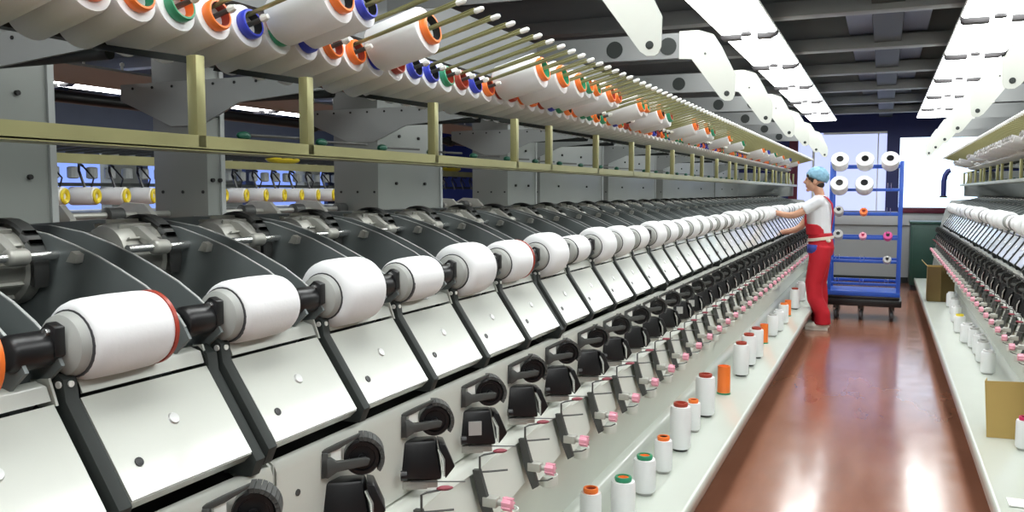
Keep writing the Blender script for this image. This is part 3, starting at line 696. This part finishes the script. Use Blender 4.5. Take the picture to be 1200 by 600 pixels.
# cross beams
k = 0
yb = 4.15
for k in range(-4, 8):
    y = 4.55 + SEC*k
    structure('trim_%d' % (k+5), MB().box(XL, XR, y, y+.14, 2.66, 2.76).box(XL, XR, y+.055, y+.085, 2.76, ZC), 'beam', bevel=.004)
for n, (xa, xb) in enumerate(((-.30, -.12), (.10, .28))):
    structure('trim_%d' % (20+n), MB().box(xa, xb, YB, YF, 2.78, ZC-.02), 'duct')
structure('trim_22', MB().box(-.11, .09, YB, YF, 2.70, 2.80), 'dark')
# far wall with windows
W = MB()
wins = [(-.961, .022, 1.17, 2.47), (.216, 1.30, 1.22, 2.36)]
def wall_with(mb, x0, x1, y0, y1, z0, z1, holes):
    xs = x0
    for (a, c, za, zb) in holes:
        mb.box(xs, a, y0, y1, z0, z1); mb.box(a, c, y0, y1, z0, za); mb.box(a, c, y0, y1, zb, z1); xs = c
    mb.box(xs, x1, y0, y1, z0, z1)
# lower grey wall, upper navy
W = MB().box(XL, XR, YF, YF+.12, 0, 1.16); structure('wall_far', W, 'wall')
W = MB(); wall_with(W, XL, XR, YF, YF+.12, 1.16, ZC, [(-1.36, .022, 1.17, 2.47), (.216, 1.36, 1.22, 2.36)]); structure('wall_far_upper', W, 'navy')
structure('trim_30', MB().box(.216, 1.36, YF-.03, YF+.01, 1.14, 1.23), 'maroon', bevel=.004)
structure('trim_32', MB().box(-1.50, -1.36, YF-.02, YF+.01, 1.17, 2.5), 'maroon')
structure('trim_31', MB().box(-1.5, 1.36, YF-.05, YF, .94, 1.10), 'sill', bevel=.006)
structure('baseboard_far', MB().box(XL, XR, YF-.02, YF, 0, .09), 'dark')
M['slate'] = mat('slate_blue_wall_paint', (.045, .06, .11), .5, noise=.15)
structure('wall_left', MB().box(XL-.12, XL, YB, YF, 0, .85), 'wall')
structure('wall_left_upper', MB().box(XL-.12, XL, YB, YF, 1.95, ZC), 'slate')
structure('wall_right', MB().box(XR, XR+.12, YB, YF, 0, ZC), 'wall')
structure('wall_near', MB().box(XL, XR, YB-.12, YB, 0, ZC), 'wall')
b = MB()
for k in range(9): b.box(XL-.12, XL, YB+.2+2.2*k, YB+.42+2.2*k, .85, 1.95)
structure('trim_40', b, 'slate')
# windows: blinds lit by daylight behind
def glow(name, col, s, stripes=0):
    m = bpy.data.materials.new(name); m.use_nodes = True; nt = m.node_tree; b = nt.nodes['Principled BSDF']
    b.inputs['Base Color'].default_value = (*[c*.5 for c in col], 1); b.inputs['Roughness'].default_value = .7
    b.inputs['Emission Color'].default_value = (*col, 1); b.inputs['Emission Strength'].default_value = s
    return m
M['sky1'] = glow('daylight_blind_blue', (.50, .56, .92), .95)
M['sky2'] = glow('daylight_blind_bright', (.66, .82, 1.0), 1.7)
M['sky3'] = glow('daylight_side_blue', (.25, .38, .95), .8)
structure('window_1', MB().box(-1.36, .022, YF+.06, YF+.075, 1.17, 2.47), 'sky1')
structure('trim_50', MB().box(-.12, -.10, YF+.03, YF+.06, 1.17, 2.47).box(-.961, .022, YF+.02, YF+.06, 2.435, 2.47).box(-1.13, -1.09, YF+.02, YF+.06, 1.17, 2.47), 'tip')
structure('window_2', MB().box(.216, 1.36, YF+.06, YF+.075, 1.22, 2.36), 'sky2')
structure('window_3', MB().box(XL-.10, XL-.08, YB, YF, .85, 1.95), 'sky3')

# green cabinet at end of right machine
t = thing('storage_bin', 'dark green metal cabinet on the floor past the end of the right machine', 'cabinet', (.72, 14.35, 0))
b = MB(); b.box(-.34, .34, -.25, .3, .08, 1.0); link('body', b.mesh('body', 'darkgreen', bevel=.02), t)
b = MB(); b.box(-.35, .35, -.26, .31, 1.0, 1.04); link('top', b.mesh('top', 'darkgreen', bevel=.008), t)
b = MB(); b.box(-.31, .31, -.22, .27, 0, .08); link('plinth', b.mesh('plinth', 'black'), t)
b = MB(); b.box(-.30, .30, -.262, -.25, .14, .95); link('door', b.mesh('door', 'darkgreen', bevel=.004), t)
t = thing('exhaust_hose', 'curved navy blue pipe standing above the far end of the right machine', 'pipe', (.79, 13.84, 1.42))
b = MB(); b.tube([(0, .02, -.02), (0, .02, .22), (.015, .02, .30), (.05, .02, .36), (.08, .02, .37)], .035, 12); link('pipe', b.mesh('pipe', 'navy'), t)
b = MB(); b.lathe([(.05, -.02), (.05, .0), (.036, .005)], (0, .02, 0), (0, 0, 1), 16); link('collar', b.mesh('collar', 'dark'), t)

# ------------------------------------------------------------------ machine across the next aisle (seen through the gaps)
t = thing('winding_machine', 'distant winding machine with yellow-cored packages, seen through gaps behind the left machine', 'winding machine', (-6.8, 4.5, 0))
def rel(mb): mb.v = [(x+6.8, y-4.5, z) for x, y, z in mb.v]; return mb
b = MB(); b.box(-7.6, -6.35, .5, 13, 0, 1.30); link('machine_body', rel(b).mesh('machine_body', 'gusset'), t)
b = MB(); b.box(-6.24, -6.19, .5, 13, 1.72, 1.80); link('guide_rail', rel(b).mesh('guide_rail', 'brass'), t)
b = MB(); b.box(-7.3, -6.9, .5, 13, 2.05, 2.3); link('top_girder', rel(b).mesh('top_girder', 'slate'), t)
def reps(name, mb, m, n, y0, dy, cnt=None):
    me = rel(mb).mesh(name, m)
    for k in range(n): link(name, me, t, (0, y0+dy*k, 0))
reps('pillar', MB().box(-7.3, -7.15, 0, .35, 1.3, 2.1), 'pillar', 8, 1.6, 1.57)
b = MB(); b.tube([(-6.30, 0, 1.52), (-6.35, -.01, 1.66), (-6.30, -.05, 1.72), (-6.22, -.08, 1.70)], .012, 6); reps('thread_arm', b, 'black', 38, 1.2, .314)
b = MB(); b.tube([(-6.36, .12, 1.52), (-6.33, .12, 1.60), (-6.38, .06, 1.70)], .008, 6); reps('wire_lever', b, 'black', 38, 1.2, .314)
link('rest_bar', rel(MB().box(-6.42, -6.36, .5, 13, 1.53, 1.56)).mesh('rest_bar', 'dark'), t)
b = MB(); b.lathe([(.03, 0), (.05, .01), (.05, .10), (.03, .11)], (-6.7, 0, 1.60), (0, 0, 1), 10); reps('rear_spool', b, 'edge', 60, .7, .2)
b = MB(); b.ell((-6.55, 0, 1.86), (.10, .30, .055), 12, 8); reps('yellow_cover', b, 'yellow', 3, 3.95, 4.3)
b = MB(); b.tube([(-6.9, 0, 1.84), (-6.3, .18, 1.90)], .014, 6); reps('creel_rod', b, 'castd', 60, .6, .2)
dax = Vector((.93, .37, 0))
b = MB(); b.lathe([(.03, 0), (.078, 0), (.08, .01), (.078, .21), (.06, .215), (.03, .215)], (0,0,0), (0,0,1), 24); pm = b.mesh('wound_yarn', 'yarn')
b = MB(); b.lathe([(.03, .213), (.062, .215), (.068, .228), (.055, .236), (.030, .228), (.024, .21), (0, .21)], (0,0,0), (0,0,1), 20); pmy = b.mesh('core', 'yellow')
groups = [(2.646+.314*k) for k in range(-2, 20)]
for n, k in enumerate(range(26)):
    y = 4.62+.314*(k-4)
    o = thing('yarn_package', 'white package with yellow core on the distant machine behind the left one, %s from left' % word(n+1), 'yarn package', (-6.42, y, 1.445), 'yellow-cored packages on the distant machine')
    o.rotation_mode = 'QUATERNION'; o.rotation_quaternion = Vector((0,0,1)).rotation_difference(dax)
    link('wound_yarn', pm, o); link('core', pmy, o)

# ------------------------------------------------------------------ cart
CY = 10.62
cart = thing('cone_trolley', 'tall blue tubular trolley on castors with pegs for yarn cones, behind the worker', 'trolley', (-.19, CY+.25, 0))
def cl(mb): mb.v = [(x+.19, y-CY-.25, z) for x, y, z in mb.v]; return mb
for x in (-.56, .18):
    for y in (CY, CY+.5):
        b = MB(); b.box(x-.02, x+.02, y-.02, y+.02, .26, 1.83); link('post', cl(b).mesh('post', 'cartblue', bevel=.003), cart)
levels = [1.775, 1.505, 1.225, .95, .68, .42]
for z in levels:
    b = MB(); b.box(-.54, .16, CY-.015, CY+.015, z-.016, z+.016); b.box(-.54, .16, CY+.485, CY+.515, z-.016, z+.016); 
    link('crossbar', cl(b).mesh('crossbar', 'cartblue', bevel=.003), cart)
b = MB()
for x in (-.56, .18): b.box(x-.015, x+.015, CY, CY+.5, 1.78, 1.815); b.box(x-.012, x+.012, CY, CY+.5, .66, .69)
link('side_rail', cl(b).mesh('side_rail', 'cartblue'), cart)
b = MB(); b.box(-.58, .20, CY-.03, CY+.53, .28, .335); link('tray', cl(b).mesh('tray', 'cartblue', bevel=.006), cart)
b = MB(); b.box(-.60, .22, CY-.05, CY+.55, .165, .245); b.box(-.58,.20,CY-.03,CY+.53,.245,.282); link('bumper_base', cl(b).mesh('bumper_base', 'black', bevel=.01), cart)
for x in (-.48, -.21, .12):
    for y in (CY+.02, CY+.48):
        b = MB(); b.cyl((x, y, .17), (x, y, .13), .03, 12); b.box(x-.03, x-.024, y-.03, y+.03, .05, .135); b.box(x+.024, x+.03, y-.03, y+.03, .05, .135)
        c = link('castor', cl(b).mesh('castor', 'castd'), cart)
        b = MB(); b.lathe([(.045, -.018), (.055, -.014), (.055, .014), (.045, .018)], (x, y, .055), (1, 0, 0), 20); link('wheel', cl(b).mesh('wheel', 'rubber'), c)
cols = (-.471, -.207, .054)
PA = Vector((0, -.86, .5)).normalized()
b = MB()
pins = [(c, r) for r in range(6) for c in range(3)]
pegm = MB()
for sx in (-.018, .018): pegm.tube([(sx, 0, 0), Vector((sx, 0, 0)) + PA*.15], .004, 6)
pegmesh = pegm.mesh('peg_pair', 'steel')
for c, r in pins:
    link('peg_pair', pegmesh, cart, (cols[c]+.19, CY-.015-CY-.25, levels[r]))
def cart_cone(c, r, rad, L, body, core, label):
    o = thing('yarn_cone', label, 'yarn cone', Vector((cols[c], CY-.018, levels[r])) + PA*.012 + Vector((0, -.018, .0)), 'cones on the blue trolley')
    o.rotation_mode = 'QUATERNION'; o.rotation_quaternion = Vector((0,0,1)).rotation_difference(PA)
    b = MB(); b.lathe([(.028, 0), (rad*.80, 0), (rad*.9, .012), (rad, L-.02), (rad*.93, L-.004), (rad*.6, L), (.36*rad, L), (.36*rad, L-.03)], (0,0,0), (0,0,1), 28, caps=False); link('wound_yarn', b.mesh('wound_yarn', body), o)
    b = MB(); b.lathe([(.36*rad, L-.01), (.40*rad, L+.003), (.37*rad, L+.004), (.32*rad, L-.02), (0, L-.022)], (0,0,0), (0,0,1), 20); link('core', b.mesh('core', core), o)
for c, w in enumerate(('left', 'middle', 'right')): cart_cone(c, 0, .098, .15, 'yarn', 'black', 'large white yarn cone on the top row of the blue trolley, %s' % w)
for c, w in ((0, 'left'), (1, 'right')): cart_cone(c, 1, .100, .15, 'yarn', 'black', 'large white yarn cone on the second row of the blue trolley, %s' % w)
cart_cone(0, 2, .055, .10, 'greytube', 'black', 'small grey cone on the third row of the blue trolley')
cart_cone(1, 2, .045, .07, 'orange', 'red', 'small orange cone on the third row of the blue trolley')
cart_cone(0, 3, .055, .10, 'greytube', 'black', 'small grey cone on the fourth row of the blue trolley')
cart_cone(1, 3, .042, .07, 'pink', 'crimson', 'small pink cone in the middle of the fourth trolley row')
M['magenta'] = mat('magenta_yarn', (.65, .08, .30), .7)
cart_cone(2, 3, .050, .08, 'magenta', 'black', 'magenta cone at the right of the fourth trolley row')
cart_cone(2, 4, .045, .08, 'greytube', 'black', 'small grey cone at the right of the fifth trolley row')

# ------------------------------------------------------------------ worker
def chain(mb, pts, rs, n=14, flat=None):
    """tapered limb through joints, resampled"""
    P = [Vector(p) for p in pts]; out = []; ro = []
    for i in range(len(P)-1):
        for k in range(4):
            t_ = k/4
            p0 = P[max(i-1, 0)]; p1 = P[i]; p2 = P[i+1]; p3 = P[min(i+2, len(P)-1)]
            out.append(.5*((2*p1) + (p2-p0)*t_ + (2*p0-5*p1+4*p2-p3)*t_*t_ + (3*p1-p0-3*p2+p3)*t_**3)); ro.append(rs[i]*(1-t_)+rs[i+1]*t_)
    out.append(P[-1]); ro.append(rs[-1])
    mb.tube(out, ro, n)
    mb.ell(P[0], (rs[0],)*3, 10, 8); mb.ell(P[-1], (rs[-1],)*3, 10, 8)
def loft(mb, rings, n=24):   # rings: (cx, cy, z, rx, ry)
    vs = []; fs = []
    for cx, cy, z, rx, ry in rings:
        for k in range(n):
            a = 2*PI*k/n; vs.append((cx+rx*math.cos(a), cy+ry*math.sin(a), z))
    for j in range(len(rings)-1):
        for k in range(n): fs.append((j*n+k, j*n+(k+1) % n, (j+1)*n+(k+1) % n, (j+1)*n+k))
    fs.append(list(range(n))[::-1]); fs.append([(len(rings)-1)*n+k for k in range(n)])
    mb.add(vs, fs)
def remeshed(name, mb, m, parent, vox=.008, it=4):
    o = link(name, mb.mesh(name, m), parent)
    r = o.modifiers.new('remesh', 'REMESH'); r.mode = 'VOXEL'; r.voxel_size = vox; r.use_smooth_shade = True
    s = o.modifiers.new('smooth', 'SMOOTH'); s.factor = .5; s.iterations = it
    return o
PX, PYW = -.63, 9.75
person = thing('person', 'worker in red dungarees, white t-shirt and blue hair net reaching for a package', 'person', (PX, PYW, 0))
# local frame: faces -x (towards the left machine); camera side is -y
sh_l = (0.0, -.17, 1.385); sh_r = (-.03, .17, 1.385)
el_l = (-.24, -.20, 1.235); wr_l = (-.455, -.13, 1.262)
el_r = (-.20, .16, 1.10); wr_r = (-.40, .06, 1.035)
def hand(mb, w, dirv, palm_n, curl=.35):
    w = Vector(w); d = Vector(dirv).normalized(); n = Vector(palm_n).normalized(); sd = d.cross(n).normalized()
    rot = Matrix((d, sd, n)).transposed()
    mb.ell(w + d*.045, (.052, .040, .016), 14, 8, rot)
    for k, L in enumerate((.068, .078, .074, .058)):
        b0 = w + d*.082 + sd*(-.028+.0185*k)
        p1 = b0 + (d + n*curl*.4)*L*.45; p2 = p1 + (d + n*curl*1.4).normalized()*L*.33; p3 = p2 + (d*.7 + n*curl*2.4).normalized()*L*.26
        mb.tube([b0 - d*.02, b0, p1, p2, p3], [.0095, .0095, .009, .0082, .0068], 8); mb.ell(p3, (.0068,)*3, 8, 6)
    t0 = w + d*.025 - sd*.032; mb.tube([w + d*.02, t0, t0 + (d*.7 - sd*.7 + n*.3)*.035, t0 + (d*.7 - sd*.7 + n*.3)*.035 + (d + n*.4)*.028], [.013, .0125, .011, .009], 8)
B = MB()
# head, neck
hc = Vector((-.055, 0, 1.60)); rotH = Matrix.Rotation(math.radians(-10), 3, 'Y')
B.ell(hc + Vector((.012, 0, .025)), (.098, .076, .095), 20, 14, rotH)
B.ell(hc + Vector((-.030, 0, -.035)), (.062, .058, .080), 18, 12, rotH)
B.tube([hc+Vector((-.088, 0, .012)), hc+Vector((-.112, 0, -.018)), hc+Vector((-.095, 0, -.028))], [.010, .015, .010], 8)     # nose
B.ell(hc + Vector((-.083, 0, -.055)), (.014, .024, .007), 10, 6); B.ell(hc + Vector((-.081, 0, -.068)), (.013, .020, .007), 10, 6)  # lips
B.ell(hc + Vector((-.070, 0, -.100)), (.022, .026, .018), 10, 8)    # chin
B.ell(hc + Vector((-.080, 0, .028)), (.016, .052, .009), 10, 6)      # brow
for s_ in (-1, 1): B.ell(hc + Vector((.005, s_*.077, -.012)), (.018, .009, .032), 10, 8)
B.tube([(.0, 0, 1.38), (-.005, 0, 1.46), (-.03, 0, 1.54)], [.062, .052, .052], 14)
# torso and hips
loft(B, [(.02, 0, .84, .11, .155), (.02, 0, .92, .115, .165), (.01, 0, 1.02, .105, .145), (.0, 0, 1.14, .108, .150), (-.005, 0, 1.26, .115, .172), (0, 0, 1.35, .095, .180), (.0, 0, 1.41, .065, .12), (0, 0, 1.44, .05, .06)])
# arms
chain(B, [sh_l, el_l, wr_l], [.050, .038, .026]); chain(B, [sh_r, el_r, wr_r], [.050, .038, .026])
hand(B, wr_l, (-1, .12, .12), (0, .35, -1)); hand(B, wr_r, (-1, -.25, -.1), (.1, -.2, -1))
# legs
for s_, kx, fx in ((-1, -.035, .055), (1, .0, .02)):
    chain(B, [(.02, s_*.09, .86), (kx, s_*.10, .48), (fx, s_*.10, .09)], [.092, .060, .040])
    B.tube([(fx+.03, s_*.10, .05), (fx-.05, s_*.105, .045), (fx-.14, s_*.11, .030)], [.035, .038, .028], 10)
remeshed('body', B, 'skin', person, .007, 3)
# eyes
for s_ in (-1, 1):
    e = MB(); e.ell(hc + Vector((-.086, s_*.032, .010)), (.006, .010, .005), 10, 8); link('eye', e.mesh('eye', 'hair'), person)
# hair fringe and net
h_ = MB(); h_.ell(hc + Vector((.016, 0, .038)), (.103, .082, .088), 18, 12, rotH); h_.ell(hc + Vector((-.020, -.062, .020)), (.022, .018, .040), 10, 8); h_.ell(hc + Vector((-.060, -.02, .055)), (.030, .05, .022), 12, 8); h_.ell(hc + Vector((.05, 0, -.045)), (.05, .06, .04), 12, 8)
remeshed('hair', h_, 'hair', person, .007, 2)
c_ = MB(); 
vs = []; fs = []; nn_, mm_ = 40, 12
for j in range(mm_+1):
    tt = (PI*.60)*j/mm_
    for k in range(nn_):
        a = 2*PI*k/nn_; puff = 1 + .035*math.sin(a*9+j) + .03*math.sin(a*5-j*2) + (-.07 if j == mm_ else 0)
        vs.append((math.sin(tt)*math.cos(a)*.118*puff, math.sin(tt)*math.sin(a)*.098*puff, math.cos(tt)*.108*puff))
for j in range(mm_):
    for k in range(nn_): fs.append((j*nn_+k, (j+1)*nn_+k, (j+1)*nn_+(k+1) % nn_, j*nn_+(k+1) % nn_))
rc = Matrix.Rotation(math.radians(22), 3, 'Y')
c_.add([rc @ Vector(v) + hc + Vector((.028, 0, .042)) for v in vs], fs)
o = link('hair_net', c_.mesh('hair_net', 'cap', ang=80), person); sm = o.modifiers.new('thick', 'SOLIDIFY'); sm.thickness = .003
# t-shirt with sleeves
S = MB()
loft(S, [(.01, 0, 1.00, .118, .158), (.0, 0, 1.14, .122, .164), (-.005, 0, 1.26, .130, .186), (0, 0, 1.35, .112, .196), (.0, 0, 1.405, .082, .150), (-.003, 0, 1.445, .064, .075)])
for a, e_ in ((sh_l, el_l), (sh_r, el_r)):
    A_ = Vector(a); E_ = Vector(e_); mid = A_.lerp(E_, .62); S.tube([A_, A_.lerp(E_, .3), mid], [.064, .064, .066], 16); S.ell(A_, (.066,)*3, 12, 8)
remeshed('tshirt', S, 'shirt', person, .008, 4)
# trousers + bib
T = MB()
loft(T, [(.02, 0, .80, .125, .165), (.025, 0, .88, .135, .178), (.02, 0, .97, .124, .168), (.01, 0, 1.045, .125, .166)])
for s_, kx, fx in ((-1, -.035, .06), (1, .0, .02)):
    T.tube([(.025, s_*.085, .90), (.015, s_*.09, .75), (kx, s_*.10, .50), (kx+.02, s_*.10, .34), (fx, s_*.10, .18), (fx+.005, s_*.10, .065)], [.108, .108, .088, .084, .082, .086], 20)
remeshed('trousers', T, 'redcloth', person, .010, 3)
Bb = MB(); loft(Bb, [(-.005, 0, 1.02, .126, .168), (-.010, 0, 1.10, .128, .168), (-.014, 0, 1.14, .127, .164)])
remeshed('bib', Bb, 'redcloth', person, .009, 3)
for s_ in (-1, 1):
    st_ = MB(); pts = [(.115, -s_*.03, 1.06), (.128, s_*.015, 1.15), (.134, s_*.05, 1.25), (.120, s_*.08, 1.35), (.062, s_*.095, 1.425), (-.02, s_*.095, 1.440), (-.085, s_*.09, 1.39), (-.128, s_*.085, 1.30), (-.138, s_*.08, 1.20), (-.134, s_*.07, 1.12)]
    V_ = []; F_ = []
    for i, p in enumerate(pts):
        p = Vector(p)
        for dx, dy in ((-.004, -.017), (.006, -.017), (.006, .017), (-.004, .017)):
            nrm = Vector((p.x, 0, (p.z-1.25)*.6)).normalized(); V_.append(p + nrm*(dx+.003) + Vector((0, dy, 0)))
    for i in range(len(pts)-1):
        for k in range(4): F_.append((i*4+k, i*4+(k+1) % 4, (i+1)*4+(k+1) % 4, (i+1)*4+k))
    F_ += [(0,1,2,3), tuple(len(pts)*4-4+k for k in range(4))]
    st_.add(V_, F_); link('strap', st_.mesh('strap', 'redcloth'), person)
bl = MB(); n = 36; vs = []; fs = []
for z_, rr in ((.965, 1.0), (.968, 1.03), (.995, 1.03), (.998, 1.0)):
    for k in range(n):
        a = 2*PI*k/n; vs.append((.018+.131*rr*math.cos(a), .175*rr*math.sin(a), z_ + .018*math.cos(a)))
for j in range(3):
    for k in range(n): fs.append((j*n+k, j*n+(k+1) % n, (j+1)*n+(k+1) % n, (j+1)*n+k))
bl.add(vs, fs); bl.ell((.10, -.13, .965), (.03, .022, .022), 10, 8); link('belt', bl.mesh('belt', 'belt'), person)
pk_ = MB(); 
vs = []; 
for z_ in (.83, .92):
    for k in range(7):
        a = math.radians(205 + 9*k); vs.append((.022+.143*math.cos(a), .187*math.sin(a), z_))
        
pk_.add(vs, [(k, k+1, 8+k, 7+k) for k in range(6)]); o = link('pocket', pk_.mesh('pocket', 'patch'), person); sm = o.modifiers.new('t', 'SOLIDIFY'); sm.thickness = .012; sm.offset = 0
for s_, fx in ((-1, .06), (1, .02)):
    b = MB(); b.ell((fx-.055, s_*.105, .045), (.135, .046, .042), 18, 10); b.box(fx-.17, fx+.06, s_*.105-.036, s_*.105+.036, .0, .018); b.ell((fx+.01, s_*.10, .075), (.055, .045, .05), 14, 8)
    o = remeshed('shoe', b, 'shoe', person, .007, 2)

# ------------------------------------------------------------------ camera, world, view
cam = bpy.data.cameras.new('camera'); co = bpy.data.objects.new('camera', cam); COL.objects.link(co)
co.location = (0, 0, Hc); cam.sensor_width = 36; cam.lens = 30; cam.sensor_fit = 'HORIZONTAL'; cam.clip_start = .02
co.rotation_euler = (PI/2 - phi, 0, th)
scene.camera = co
w = bpy.data.worlds.new('world'); scene.world = w; w.use_nodes = True
w.node_tree.nodes['Background'].inputs['Color'].default_value = (.7, .8, 1, 1); w.node_tree.nodes['Background'].inputs['Strength'].default_value = .6
scene.view_settings.view_transform = 'Standard'; scene.view_settings.look = 'None'; scene.view_settings.gamma = 1
scene.view_settings.use_curve_mapping = False
scene.view_settings.exposure = .3
